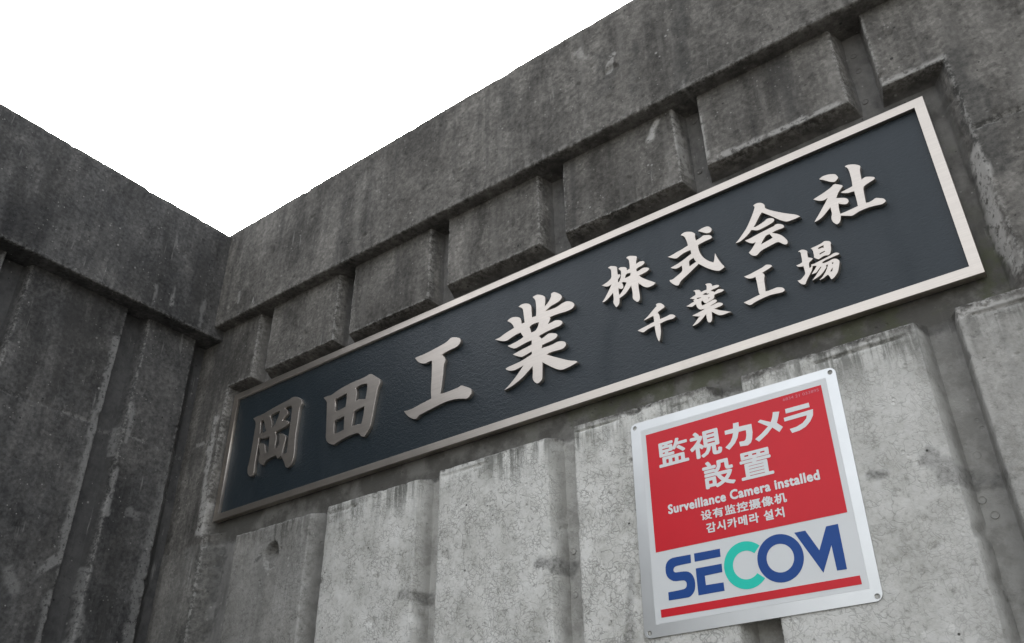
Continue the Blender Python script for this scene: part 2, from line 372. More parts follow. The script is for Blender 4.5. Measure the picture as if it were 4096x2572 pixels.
# outlines in plane units x 10000: closed loops, inner loops are openings
GLYPHS = {
 '岡': '-14317,7773 -14189,7788 -14070,7774 -13683,7832 -13427,7857 -13209,7873 -13104,7902 -12991,7878 -12872,7818 -12784,7724 -12772,7654 -12832,7593 -12833,7448 -12839,7139 -12846,6936 -12822,6741 -12815,6577 -12823,6480 -12872,6369 -12970,6338 -13025,6370 -13074,6469 -13180,6608 -13224,6647 -13273,6626 -13316,6618 -13355,6678 -13396,6701 -13521,6695 -13696,6664 -13753,6586 -13837,6635 -13908,6704 -13920,6823 -13895,6855 -13940,6971 -13997,7084 -13914,7108 -13821,7070 -13773,7018 -13752,6922 -13715,6835 -13633,6839 -13649,6959 -13661,7118 -13681,7196 -13810,7192 -13905,7195 -13969,7231 -14020,7275 -14012,7187 -14011,7081 -14014,6886 -14021,6669 -14004,6511 -14041,6432 -14116,6431 -14209,6510 -14241,6646 -14217,6743 -14205,6935 -14199,7197 -14200,7411 -14194,7571 -14217,7673;-14050,7639 -13975,7645 -13928,7604 -13889,7512 -13805,7342 -13908,7337 -14010,7332 -14018,7495;-13763,7672 -13656,7702 -13455,7699 -13460,7604 -13506,7510 -13555,7392 -13645,7377 -13661,7502 -13709,7596;-13308,7721 -13217,7727 -13105,7711 -13069,7663 -13056,7447 -13059,7226 -13056,7019 -13053,6865 -13043,6673 -13129,6664 -13194,6677 -13156,6893 -13128,7026 -13175,7084 -13267,7141 -13381,7166 -13345,7124 -13332,6965 -13374,6861 -13440,6876 -13451,6971 -13432,7056 -13467,7183 -13515,7242 -13399,7256 -13169,7283 -13107,7338 -13152,7383 -13272,7444 -13343,7431 -13283,7500 -13184,7551 -13197,7621 -13284,7693',
 '田': '-12127,7591 -12034,7596 -11904,7580 -11752,7625 -11538,7662 -11293,7682 -11109,7677 -10959,7689 -10886,7708 -10817,7694 -10743,7626 -10632,7548 -10567,7486 -10574,7411 -10619,7343 -10652,7167 -10677,6990 -10696,6824 -10723,6674 -10747,6569 -10810,6486 -10867,6418 -10950,6446 -11000,6499 -11049,6546 -11183,6555 -11419,6540 -11581,6510 -11667,6476 -11731,6493 -11848,6558 -11925,6642 -11947,6857 -11977,7161 -12006,7411 -12019,7475 -12082,7543;-11785,7465 -11697,7456 -11591,7478 -11460,7486 -11449,7339 -11458,7199 -11597,7181 -11743,7171;-11235,7524 -11139,7548 -11034,7551 -10918,7520 -10900,7431 -10910,7316 -10926,7198 -11027,7231 -11119,7251 -11192,7238 -11184,7353 -11183,7448;-11737,6986 -11633,6991 -11470,7009 -11459,6895 -11446,6718 -11562,6705 -11699,6702 -11723,6761;-11205,7037 -11080,7046 -10940,7057 -10939,6918 -10959,6775 -10981,6708 -11071,6722 -11238,6731 -11227,6852',
 '工': '-9703,7658 -9641,7666 -9503,7660 -9341,7674 -9153,7696 -9007,7714 -8915,7740 -8851,7781 -8785,7772 -8679,7725 -8626,7688 -8614,7627 -8648,7576 -8712,7541 -8829,7537 -8959,7525 -9057,7507 -9003,7460 -8953,7386 -8977,7320 -9000,7261 -9002,7149 -9015,7009 -9029,6881 -9048,6729 -8977,6718 -8849,6716 -8722,6720 -8635,6725 -8579,6747 -8497,6701 -8409,6648 -8359,6612 -8342,6548 -8369,6493 -8435,6445 -8540,6480 -8665,6515 -8791,6532 -8943,6536 -9096,6517 -9250,6498 -9392,6476 -9523,6460 -9554,6437 -9598,6404 -9680,6435 -9765,6492 -9845,6570 -9905,6651 -9816,6632 -9668,6638 -9509,6668 -9365,6684 -9254,6700 -9268,6791 -9275,6959 -9269,7090 -9273,7295 -9275,7409 -9289,7465 -9356,7465 -9450,7456 -9548,7495 -9620,7548 -9672,7612',
 '業': '-7042,7929 -6981,7941 -6929,7937 -6841,7885 -6790,7836 -6785,7776 -6804,7647 -6729,7696 -6667,7786 -6667,7844 -6612,7861 -6548,7818 -6478,7754 -6452,7701 -6483,7649 -6557,7622 -6659,7612 -6733,7584 -6807,7549 -6661,7542 -6560,7545 -6458,7576 -6372,7584 -6289,7545 -6228,7486 -6224,7436 -6268,7397 -6367,7387 -6495,7401 -6595,7405 -6710,7407 -6697,7367 -6758,7285 -6671,7295 -6613,7307 -6528,7283 -6473,7241 -6468,7198 -6512,7167 -6633,7163 -6777,7154 -6872,7141 -6938,7130 -6882,7058 -6809,7084 -6750,7110 -6665,7089 -6581,7045 -6576,7000 -6613,6966 -6685,6951 -6785,6946 -6879,6938 -6891,6882 -6787,6879 -6673,6879 -6588,6896 -6504,6882 -6436,6845 -6414,6794 -6441,6751 -6497,6728 -6623,6742 -6721,6749 -6799,6736 -6682,6663 -6546,6583 -6372,6481 -6245,6436 -6227,6404 -6336,6377 -6432,6364 -6514,6361 -6609,6403 -6717,6484 -6813,6562 -6882,6625 -6890,6443 -6894,6328 -6935,6289 -6985,6270 -7041,6310 -7086,6389 -7074,6503 -7076,6613 -7157,6557 -7260,6485 -7378,6430 -7511,6380 -7660,6358 -7585,6403 -7481,6476 -7376,6569 -7301,6645 -7259,6687 -7345,6672 -7434,6659 -7538,6680 -7613,6727 -7621,6750 -7583,6765 -7448,6774 -7299,6785 -7165,6821 -7085,6841 -7088,6889 -7164,6875 -7238,6859 -7297,6857 -7386,6903 -7472,6967 -7415,6975 -7280,6997 -7146,7012 -7084,7024 -7085,7100 -7189,7096 -7309,7076 -7429,7058 -7504,7103 -7580,7167 -7488,7174 -7367,7187 -7246,7220 -7307,7327 -7395,7323 -7502,7298 -7610,7266 -7734,7317 -7846,7386 -7749,7387 -7640,7426 -7532,7451 -7439,7467 -7462,7532 -7515,7602 -7584,7657 -7537,7683 -7468,7693 -7375,7663 -7307,7618 -7285,7553 -7279,7493 -7218,7492 -7231,7604 -7244,7738 -7258,7787 -7342,7852 -7280,7876 -7188,7862 -7113,7821 -7072,7759 -7072,7658 -7063,7533 -6982,7531 -6975,7635 -6978,7780 -6988,7849;-7123,7372 -7048,7400 -6930,7389 -6947,7314 -7000,7250 -7089,7251 -7098,7306',
 '株': '-5219,7940 -5193,7955 -5143,7949 -5079,7918 -5039,7896 -5029,7874 -5041,7835 -5053,7796 -5054,7752 -5018,7768 -4977,7769 -4921,7752 -4906,7719 -4927,7689 -4986,7675 -5028,7671 -5062,7659 -5062,7633 -5054,7608 -5008,7615 -4966,7631 -4917,7628 -4870,7608 -4841,7578 -4852,7552 -4894,7536 -4960,7525 -5029,7525 -4975,7458 -4900,7393 -4819,7329 -4764,7281 -4787,7257 -4843,7246 -4891,7246 -4937,7265 -4989,7314 -5050,7393 -5055,7320 -5050,7233 -5046,7147 -5055,7092 -5082,7061 -5110,7072 -5146,7115 -5174,7160 -5163,7236 -5171,7324 -5175,7395 -5213,7359 -5268,7304 -5329,7268 -5398,7255 -5406,7163 -5432,7131 -5465,7111 -5489,7148 -5518,7224 -5500,7268 -5502,7346 -5506,7395 -5556,7351 -5628,7306 -5684,7289 -5709,7299 -5677,7329 -5611,7416 -5563,7483 -5518,7561 -5558,7547 -5601,7547 -5658,7579 -5694,7616 -5647,7618 -5576,7638 -5509,7681 -5506,7768 -5506,7830 -5525,7861 -5558,7893 -5530,7908 -5495,7904 -5429,7871 -5393,7841 -5397,7767 -5393,7698 -5348,7679 -5348,7649 -5374,7620 -5400,7596 -5398,7555 -5384,7545 -5360,7584 -5340,7637 -5331,7712 -5334,7744 -5372,7791 -5349,7813 -5299,7800 -5251,7778 -5224,7750 -5222,7705 -5174,7716 -5170,7785 -5173,7848 -5181,7896 -5204,7920;-5251,7634 -5212,7644 -5168,7626 -5172,7588 -5218,7577 -5273,7575 -5262,7604;-5336,7520 -5299,7513 -5252,7484 -5281,7438 -5328,7371 -5365,7334 -5396,7312 -5403,7375 -5402,7440 -5374,7415 -5347,7400 -5321,7407 -5312,7438 -5319,7479',
 '式': '-4259,7943 -4229,7962 -4181,7968 -4121,7949 -4071,7919 -4030,7874 -4027,7851 -4038,7804 -4027,7739 -3962,7752 -3922,7768 -3898,7776 -3848,7758 -3799,7733 -3775,7700 -3777,7676 -3801,7661 -3861,7663 -3945,7654 -4007,7644 -4010,7594 -4001,7522 -3980,7450 -3945,7380 -3888,7305 -3812,7243 -3790,7296 -3780,7349 -3767,7389 -3747,7310 -3716,7222 -3689,7161 -3660,7112 -3667,7091 -3701,7077 -3743,7064 -3801,7091 -3880,7150 -3958,7224 -4043,7318 -4052,7306 -4117,7271 -4198,7223 -4288,7178 -4361,7138 -4390,7088 -4414,7083 -4450,7103 -4491,7146 -4531,7208 -4529,7232 -4482,7221 -4417,7248 -4311,7296 -4305,7343 -4308,7395 -4362,7384 -4401,7380 -4460,7409 -4489,7439 -4432,7448 -4336,7466 -4256,7491 -4175,7527 -4131,7542 -4138,7609 -4195,7609 -4274,7597 -4339,7570 -4380,7557 -4439,7588 -4514,7649 -4447,7651 -4358,7672 -4279,7680 -4167,7708 -4169,7752 -4183,7827 -4200,7879 -4220,7910;-3978,7889 -3934,7908 -3880,7913 -3827,7910 -3792,7890 -3760,7839 -3766,7799 -3785,7778 -3837,7780 -3879,7808 -3933,7855;-4184,7426 -4147,7443 -4105,7450 -4095,7412 -4075,7370 -4137,7351 -4186,7334 -4187,7385',
 '会': '-3086,7940 -3049,7954 -3004,7950 -2962,7929 -2925,7883 -2922,7854 -2928,7816 -2871,7754 -2800,7695 -2703,7621 -2619,7562 -2522,7502 -2474,7444 -2520,7436 -2592,7435 -2663,7439 -2708,7471 -2764,7522 -2844,7614 -2919,7695 -2983,7760 -3019,7725 -3068,7659 -3139,7569 -3106,7561 -3044,7576 -2973,7596 -2932,7620 -2895,7618 -2841,7590 -2828,7557 -2840,7532 -2876,7514 -2944,7502 -3028,7489 -3089,7486 -3117,7499 -3178,7537 -3224,7491 -3291,7451 -3373,7413 -3441,7418 -3380,7465 -3308,7535 -3244,7599 -3184,7687 -3133,7771 -3094,7843 -3067,7903 -3074,7918;-3298,7406 -3238,7404 -3160,7417 -3068,7432 -2977,7442 -2894,7452 -2846,7455 -2839,7470 -2796,7469 -2750,7441 -2719,7409 -2717,7373 -2742,7363 -2799,7368 -2858,7365 -2903,7358 -2863,7334 -2812,7296 -2769,7250 -2736,7192 -2716,7148 -2713,7117 -2723,7088 -2742,7080 -2768,7093 -2798,7126 -2828,7161 -2855,7173 -2907,7167 -2982,7154 -3072,7142 -3120,7121 -3154,7093 -3189,7084 -3226,7103 -3252,7132 -3275,7181 -3231,7213 -3185,7263 -3148,7308 -3194,7303 -3235,7328 -3274,7368;-3084,7238 -3048,7287 -2997,7342 -2978,7351 -2937,7351 -2918,7310 -2903,7273 -2948,7263 -3017,7251',
 '社': '-2107,7926 -2073,7947 -2024,7949 -1966,7938 -1912,7914 -1883,7894 -1862,7835 -1866,7814 -1911,7776 -1939,7781 -1978,7804 -2028,7851 -2066,7886 -2106,7913;-2247,7633 -2195,7649 -2125,7665 -2046,7690 -1982,7714 -1946,7744 -1918,7740 -1868,7700 -1837,7674 -1834,7651 -1877,7618 -1920,7570 -1955,7509 -1911,7490 -1846,7459 -1816,7427 -1810,7395 -1818,7367 -1844,7348 -1881,7360 -1919,7385 -1946,7410 -1953,7357 -1957,7286 -1953,7237 -1863,7240 -1769,7248 -1716,7253 -1713,7328 -1712,7418 -1712,7501 -1756,7510 -1792,7511 -1837,7533 -1869,7553 -1878,7572 -1820,7579 -1761,7586 -1716,7595 -1707,7674 -1704,7756 -1705,7851 -1712,7907 -1744,7962 -1710,7968 -1655,7951 -1603,7922 -1561,7883 -1549,7857 -1571,7808 -1577,7745 -1582,7641 -1547,7657 -1518,7657 -1468,7632 -1428,7608 -1418,7587 -1426,7568 -1456,7557 -1516,7542 -1561,7528 -1591,7508 -1599,7416 -1605,7328 -1609,7259 -1581,7245 -1531,7251 -1478,7275 -1436,7248 -1388,7219 -1370,7179 -1374,7159 -1406,7141 -1440,7139 -1518,7158 -1598,7168 -1668,7167 -1740,7158 -1777,7145 -1819,7134 -1879,7165 -1956,7206 -1971,7140 -1995,7102 -2022,7091 -2042,7102 -2069,7146 -2081,7184 -2079,7237 -2059,7282 -2056,7353 -2057,7399 -2105,7359 -2175,7301 -2241,7269 -2305,7259 -2289,7288 -2212,7374 -2154,7447 -2095,7519 -2060,7566 -2096,7552 -2126,7549 -2168,7563 -2213,7595',
 '千': '-5141,6578 -5100,6583 -5037,6594 -4969,6604 -4900,6618 -4856,6622 -4857,6671 -4861,6724 -4901,6722 -4946,6713 -5009,6705 -5028,6709 -5001,6725 -4941,6761 -4881,6807 -4820,6853 -4787,6873 -4799,6891 -4792,6907 -4763,6913 -4725,6902 -4700,6880 -4671,6845 -4661,6821 -4670,6801 -4699,6789 -4739,6776 -4771,6765 -4784,6750 -4765,6719 -4758,6679 -4758,6633 -4716,6635 -4650,6639 -4617,6646 -4589,6650 -4553,6637 -4523,6616 -4509,6591 -4517,6577 -4551,6559 -4599,6565 -4652,6571 -4713,6563 -4766,6557 -4765,6517 -4765,6449 -4774,6385 -4790,6318 -4806,6271 -4819,6278 -4833,6317 -4847,6389 -4854,6459 -4858,6551 -4908,6547 -4953,6541 -5005,6525 -5046,6507 -5078,6523 -5114,6551',
 '葉': '-3988,6933 -3960,6935 -3923,6925 -3898,6910 -3888,6888 -3884,6860 -3851,6861 -3819,6855 -3789,6842 -3782,6824 -3793,6808 -3821,6802 -3864,6804 -3903,6799 -3922,6786 -3895,6778 -3880,6769 -3867,6749 -3838,6764 -3809,6776 -3773,6765 -3738,6747 -3722,6726 -3737,6714 -3776,6709 -3829,6710 -3873,6707 -3881,6689 -3883,6661 -3903,6642 -3948,6633 -3982,6623 -4010,6612 -4031,6624 -4052,6648 -4056,6673 -4072,6682 -4087,6671 -4089,6636 -4077,6605 -4033,6608 -3977,6621 -3932,6630 -3894,6635 -3863,6622 -3849,6603 -3855,6585 -3881,6569 -3926,6560 -3970,6551 -3932,6551 -3889,6557 -3845,6564 -3809,6551 -3780,6532 -3770,6514 -3780,6495 -3813,6487 -3861,6486 -3907,6484 -3866,6456 -3808,6417 -3739,6384 -3672,6341 -3724,6341 -3777,6338 -3824,6342 -3854,6354 -3887,6383 -3924,6420 -3953,6449 -3955,6397 -3960,6336 -3975,6302 -3996,6289 -4021,6299 -4036,6330 -4041,6372 -4039,6441 -4075,6414 -4124,6375 -4177,6343 -4228,6330 -4277,6327 -4247,6351 -4197,6396 -4159,6434 -4133,6447 -4158,6447 -4199,6468 -4254,6499 -4210,6506 -4154,6514 -4093,6526 -4048,6535 -4091,6542 -4122,6550 -4151,6583 -4163,6617 -4171,6659 -4202,6651 -4234,6639 -4279,6659 -4325,6686 -4286,6692 -4239,6709 -4188,6716 -4207,6743 -4179,6746 -4194,6757 -4210,6764 -4251,6792 -4210,6803 -4156,6817 -4156,6859 -4164,6878 -4184,6898 -4153,6900 -4116,6890 -4085,6874 -4076,6854 -4068,6830 -4029,6838 -3980,6836 -3972,6875 -3971,6901;-4150,6754 -4133,6755 -4107,6750 -4075,6740 -4114,6736 -4141,6742;-4051,6778 -4019,6786 -3989,6786 -3984,6766 -3946,6760 -3975,6751 -3991,6753 -4017,6764;-3979,6684 -3969,6695 -3950,6693 -3957,6684',
 '工2': '-3404,6826 -3364,6824 -3314,6828 -3254,6839 -3188,6850 -3123,6861 -3091,6876 -3066,6883 -3030,6869 -2999,6849 -2989,6829 -3000,6817 -3026,6806 -3077,6792 -3144,6777 -3124,6757 -3115,6730 -3120,6705 -3132,6677 -3138,6602 -3139,6537 -3145,6472 -3108,6465 -3061,6467 -3018,6469 -2989,6472 -2953,6461 -2914,6443 -2895,6421 -2885,6396 -2891,6377 -2914,6368 -2960,6368 -3015,6379 -3075,6387 -3122,6387 -3170,6382 -3224,6376 -3293,6366 -3343,6353 -3379,6338 -3411,6353 -3444,6385 -3474,6421 -3438,6423 -3379,6430 -3314,6442 -3259,6450 -3230,6452 -3240,6480 -3241,6546 -3240,6622 -3242,6700 -3245,6749 -3279,6746 -3312,6750 -3349,6765 -3375,6786 -3396,6812',
 '場': '-2604,6903 -2578,6909 -2549,6911 -2522,6896 -2493,6871 -2483,6852 -2490,6823 -2494,6779 -2492,6752 -2461,6737 -2438,6720 -2438,6706 -2451,6691 -2496,6671 -2505,6630 -2505,6584 -2484,6592 -2473,6605 -2477,6632 -2435,6625 -2371,6637 -2308,6646 -2250,6655 -2197,6665 -2162,6678 -2130,6676 -2101,6659 -2091,6638 -2107,6628 -2144,6628 -2201,6622 -2258,6618 -2301,6612 -2332,6599 -2323,6584 -2284,6582 -2227,6588 -2192,6598 -2152,6589 -2129,6567 -2110,6535 -2123,6488 -2144,6430 -2162,6383 -2188,6350 -2216,6323 -2242,6307 -2264,6302 -2274,6320 -2281,6356 -2288,6378 -2300,6387 -2324,6379 -2361,6356 -2418,6353 -2409,6362 -2376,6379 -2355,6401 -2322,6437 -2297,6473 -2282,6500 -2265,6536 -2278,6540 -2292,6535 -2288,6508 -2301,6494 -2325,6468 -2359,6438 -2396,6415 -2442,6398 -2511,6382 -2488,6403 -2454,6434 -2419,6469 -2382,6509 -2353,6535 -2360,6542 -2390,6521 -2428,6481 -2455,6476 -2499,6479 -2481,6501 -2449,6532 -2409,6577 -2433,6590 -2460,6596 -2470,6564 -2491,6522 -2525,6480 -2562,6434 -2590,6390 -2601,6367 -2619,6364 -2649,6381 -2672,6410 -2686,6438 -2694,6461 -2651,6457 -2620,6481 -2575,6518 -2574,6563 -2576,6615 -2578,6644 -2603,6649 -2640,6659 -2659,6676 -2666,6699 -2627,6699 -2584,6712 -2577,6763 -2577,6815 -2575,6861 -2582,6878;-2214,6546 -2191,6547 -2198,6523 -2205,6525;-2212,6470 -2233,6418 -2259,6422 -2237,6447;-2434,6879 -2410,6880 -2366,6883 -2307,6891 -2267,6899 -2246,6913 -2214,6904 -2180,6887 -2165,6867 -2160,6842 -2174,6823 -2175,6786 -2183,6744 -2197,6699 -2218,6677 -2241,6676 -2267,6688 -2310,6684 -2341,6672 -2366,6666 -2387,6680 -2406,6703 -2420,6721 -2413,6738 -2412,6794 -2413,6835 -2423,6860;-2338,6842 -2306,6849 -2260,6852 -2267,6830 -2263,6817 -2287,6825 -2337,6823;-2338,6747 -2301,6756 -2262,6759 -2262,6748 -2299,6741 -2336,6733',
}
LOGO = {
 'S': '-4706,3134 -4713,3030 -4910,3029 -4948,3018 -4968,2986 -4956,2954 -4926,2947 -4802,2942 -4741,2918 -4702,2865 -4686,2793 -4696,2715 -4722,2663 -4779,2620 -4843,2619 -5072,2622 -5068,2722 -4868,2725 -4822,2735 -4803,2766 -4804,2807 -4829,2831 -4867,2838 -4965,2841 -5021,2871 -5062,2913 -5078,2975 -5069,3057 -5033,3110 -4977,3136 -4910,3138',
 'E': '-4658,3137 -4306,3134 -4310,3035 -4661,3034;-4659,2950 -4309,2949 -4313,2848 -4549,2842 -4549,2728 -4317,2724 -4317,2624 -4664,2622',
 'C': '-3797,3081 -3863,3130 -3943,3156 -4027,3162 -4117,3136 -4193,3087 -4249,3016 -4283,2931 -4285,2840 -4261,2752 -4217,2683 -4158,2637 -4079,2606 -3986,2597 -3900,2616 -3835,2654 -3798,2683 -3829,2727 -3850,2775 -3905,2731 -3966,2714 -4026,2716 -4088,2740 -4140,2791 -4164,2853 -4162,2921 -4134,2984 -4078,3031 -4021,3047 -3962,3042 -3899,3019 -3851,2984 -3831,3031',
 'O': '-3848,2933 -3814,3028 -3748,3106 -3644,3160 -3515,3160 -3408,3114 -3331,3038 -3293,2942 -3291,2843 -3330,2742 -3401,2663 -3499,2615 -3603,2603 -3711,2636 -3791,2712 -3839,2809;-3733,2912 -3703,2985 -3635,3040 -3552,3049 -3477,3021 -3420,2955 -3404,2858 -3435,2782 -3507,2729 -3594,2719 -3667,2757 -3720,2821',
 'M': '-3351,3145 -3218,3144 -3098,2889 -2970,3144 -2831,3146 -2835,2628 -2947,2631 -2952,2922 -3102,2634',
 'カ': '-3891,4705 -3815,4702 -3819,4639 -3647,4631 -3650,4517 -3670,4428 -3693,4382 -3738,4357 -3841,4369 -3846,4433 -3779,4428 -3753,4445 -3736,4499 -3733,4567 -3832,4570 -3857,4500 -3905,4428 -3992,4361 -4041,4406 -3963,4464 -3928,4519 -3909,4573 -4021,4579 -4020,4635 -3900,4635',
 'メ': '-3343,4708 -3261,4691 -3285,4626 -3318,4551 -3251,4477 -3306,4422 -3386,4507 -3469,4436 -3586,4366 -3631,4412 -3536,4465 -3437,4537 -3561,4630 -3524,4654 -3393,4583 -3364,4638',
 'ラ': '-3183,4702 -2877,4700 -2875,4639 -3184,4641;-3219,4591 -2841,4603 -2856,4523 -2903,4454 -2971,4401 -3054,4373 -3151,4367 -3171,4426 -3082,4432 -2999,4460 -2943,4506 -2930,4544 -3218,4540',
}

# ------------------------------------------------------------------ ground
gme = bpy.data.meshes.new('ground')
gv = []; gf = []
gl = [-1500, -300, -60, -15, -4, 0, 4, 15, 60, 300, 1500]
for y in gl:
    for x in gl: gv.append((x, y, 0))
n = len(gl)
for j in range(n-1):
    for i in range(n-1): gf.append((j*n+i, j*n+i+1, (j+1)*n+i+1, (j+1)*n+i))
gme.from_pydata(gv, [], gf); gme.update()
gt = NT('worn_yard_asphalt')
gtc = gt.n('ShaderNodeTexCoord').outputs['Object']
gt.set(gt.b.inputs['Base Color'], gt.ramp(gt.noise(gtc, 1.3, 8, 0.65), [(0.35, (0.075, 0.074, 0.072)), (0.65, (0.12, 0.118, 0.113))]))
gt.b.inputs['Roughness'].default_value = 0.9
gt.set(gt.b.inputs['Normal'], gt.bump(gt.noise(gtc, 60, 5), 0.4, 0.004))
g = link('ground', gme, gt.m); tag(g, kind='structure')

# ------------------------------------------------------------------ main wall
A_ = 0.985; B_ = 1.015; AC = 0.957
YF = A_-1; YB = 0.018; YC = AC-1
ZT = 1.0345; ZTOP = 1.3087; DR = 0.009; DZ = 0.008
main = empty('panelled_concrete_wall', (S*0.75, 0.05, 0), 'long weathered concrete wall with ribbed panels, carrying the dark name board and the red plate', 'wall')
XC = -1.652
main['kind'] = 'thing'
# raised fields: x0, x1, z0, z1, block id (0 = part of the wall body), draft left, draft right
ZL = 0.5225
rects = []
up = [(-0.3665, -0.1465, 0.902), (-0.6325, -0.4115, 0.8935), (-0.899, -0.686, 0.896), (-1.1595, -0.9455, 0.8855), (-1.4205, -1.2065, 0.889)]
bid = 1
for (u0, u1, wb) in up:
    rects.append((u0*A_, u1*A_, wb*A_, ZT+0.02, bid, DR, DR)); bid += 1
lowp = [(-0.3694, -0.1475), (-0.636, -0.4195), (-0.900, -0.684), (-1.1655, -0.950), (-1.4245, -1.2118)]
lowtop = [0.5265, 0.5270, 0.5225, 0.5190, 0.5170]
for (u0, u1), zt in zip(lowp, lowtop):
    rects.append((u0*A_, u1*A_, -H/S, zt, bid, DR, DR)); bid += 1
rects.append((-1.70, -1.545*A_, -H/S, ZT+0.02, 0, DR, 0.010))
rects.append((-1.70, -1.465*A_, 0.888*A_, ZT+0.02, 0, DR, DR))
rects.append((-1.70, -1.535*A_, -H/S, 0.548*A_, 0, DR, 0.030))
rects.append((-0.1003*A_, 3.2, 0.9015*A_, ZT+0.02, 0, DR, DR))
rects.append((-0.0180*A_, 3.2, -H/S, ZT+0.02, 0, 0.022, DR))
rects.append((-0.0995*A_, 3.2, -H/S, 0.5285, 0, DR, DR))
mx = []; mz = []
for (x0, x1, z0, z1, b, dl, dr) in rects:
    for t in (-0.5, -0.2, 0, 0.06, 0.2, 0.5, 0.8, 0.94, 1.0, 1.15): 
        mx += [x0 - dl*t, x1 + dr*t]; mz += [z0 - DZ*t, z1 + DZ*t]
holes_main = [(-1.3098*A_, 0.4662*A_, 0.0205, 0.022)]
mx += list(np.linspace(-1.3098*A_-0.024, -1.3098*A_+0.024, 40)); mz += list(np.linspace(0.4662*A_-0.026, 0.4662*A_+0.026, 42))
xs = lines(mx, XC-0.03, 3.2, 0.0036, -1.665, 0.13)
zs = lines(mz, -H/S, ZT+0.004, 0.0036, 0.12, ZT+0.004)
nx, nz = len(xs), len(zs)
Xg, Zg = np.meshgrid(xs, zs, indexing='ij')
def field(Xg, Zg, rects, vertical_left=True):
    h = np.zeros_like(Xg); wear = np.zeros_like(Xg); bidx = np.zeros(Xg.shape, int)
    rag = fbm(Xg*95, Zg*95, 4, 5)*0.0009 + np.maximum(0, fbm(Xg*38, Zg*38, 3, 11)-0.28)*0.010
    for (x0, x1, z0, z1, b, dl, dr) in rects:
        d = np.maximum(np.maximum((x0-Xg)/dl, (Xg-x1)/dr), np.maximum((z0-Zg)/DZ, (Zg-z1)/DZ))
        # ragged arris
        dist = np.maximum(np.maximum(x0-Xg, Xg-x1), np.maximum(z0-Zg, Zg-z1))
        rg = rag*np.exp(-np.maximum(0, -dist)/0.0035)
        t = d + rg/0.0045*0.45
        # rounded shoulder: profile falls gently just inside the edge
        sh = 0.020*np.exp(-np.maximum(0, -dist)/0.0012)
        hh = 1-np.clip(t, 0, 1)
        hh = np.where(t <= 0, 1-sh*1.0, hh*(1-0.020))
        hh = np.where(d > 1, 0, hh)
        up_ = hh > h
        h = np.maximum(h, hh)
        bidx = np.where(up_ & (d < 1.02), b, bidx)
        wz = np.exp(-((dist+0.0008)/0.0028)**2)
        # only outer arrises wear; inside joined fields they vanish
        wear = np.where(up_, wz, wear)
    return h, wear, bidx
h, wear, bidx = field(Xg, Zg, rects)
# joint of the formwork sheets
def joint(h, wear, Xg, Zg, zj, x0, x1, depth):
    zz = zj + 0.002*fbm(Xg*14, Xg*0+3, 3, 21)
    m = ((Xg > x0) & (Xg < x1)) & (h > 0.9)
    k = np.exp(-((Zg-zz)/0.0022)**2)*m
    return h - depth*k*(0.6+0.8*vnoise(Xg*40, Zg*40, 9)), np.maximum(wear, 0.85*np.exp(-((Zg-zz)/0.0050)**2)*m*(vnoise(Xg*25, Zg*9, 4) > 0.35))
h, wear = joint(h, wear, Xg, Zg, 0.7536, -1.66, -1.525, 0.07)
h, wear = joint(h, wear, Xg, Zg, 0.7640, -0.016, 0.6, 0.16)
depth = YB + (YF-YB)*h
# horizontal form joint ridge inside the lower grooves
gz = np.exp(-((Zg-0.3295-0.0015*fbm(Xg*30, Xg*0, 2, 2))/0.0020)**2)*(h < 0.92)*(Zg < 0.5)
depth -= 0.0022*gz
# tie-bolt hole with crumbled mortar
for (hx, hz, r, dp) in holes_main:
    rr = np.hypot(Xg-hx, (Zg-hz)*0.82)
    rr2 = rr + 0.0016*fbm(Xg*120, Zg*120, 3, 6)
    inn = 1-sstep(r*0.90, r*1.02, rr2)
    fill = sstep(r*0.9, -r*0.7, Zg-hz)*0.8
    depth += dp*inn*(1-fill*0.80) + 0.0025*inn*fbm(Xg*160, Zg*160, 3, 31)
    wear = np.maximum(wear, np.exp(-((rr-r)/0.004)**2)*0.6)
# slow unevenness, blow-holes
depth += 0.0011*fbm(Xg*9, Zg*9, 3, 1) + 0.0006*fbm(Xg*60, Zg*60, 3, 2)
pits = vnoise(Xg*75, Zg*75, 13)
depth += 0.0035*sstep(0.93, 0.985, pits)*(h > 0.5)
# imprint of the form strip a little below the tops of the lower fields
for (xa, xb, zc, dz_) in [(-1.1465, -1.07, 0.5060, 0.0035), (-0.885, -0.775, 0.5120, 0.0035), (-0.625, -0.545, 0.5170, 0.003), (-0.270, -0.150, 0.5130, 0.004), (-0.088, 0.05, 0.5140, 0.004), (-0.47, -0.425, 0.512, 0.003)]:
    zl_ = zc + 0.0016*fbm(Xg*30, Xg*0, 3, 15)
    on_ = sstep(xa, xa+0.006, Xg)*(1-sstep(xb-0.02, xb, Xg))*(h > 0.9)
    depth += dz_*on_*np.exp(-((Zg-zl_)/0.0016)**2)
    wear = np.maximum(wear, 0.9*on_*np.exp(-((Zg-zl_-0.004)/0.0025)**2))
# right hand side of the recess is rough
V = np.stack([Xg + 0.0007*fbm(Xg*7, Zg*7, 3, 41), depth, Zg + 0.0012*fbm(Xg*8+4, Zg*8, 3, 42)], -1)
V[..., 1] = np.minimum(V[..., 1], 0.028)
W = V.reshape(-1, 3).copy()
W[:, 0] *= S; W[:, 1] *= S; W[:, 2] = H + S*W[:, 2]
W[:, 2] = np.maximum(W[:, 2], 0.0)
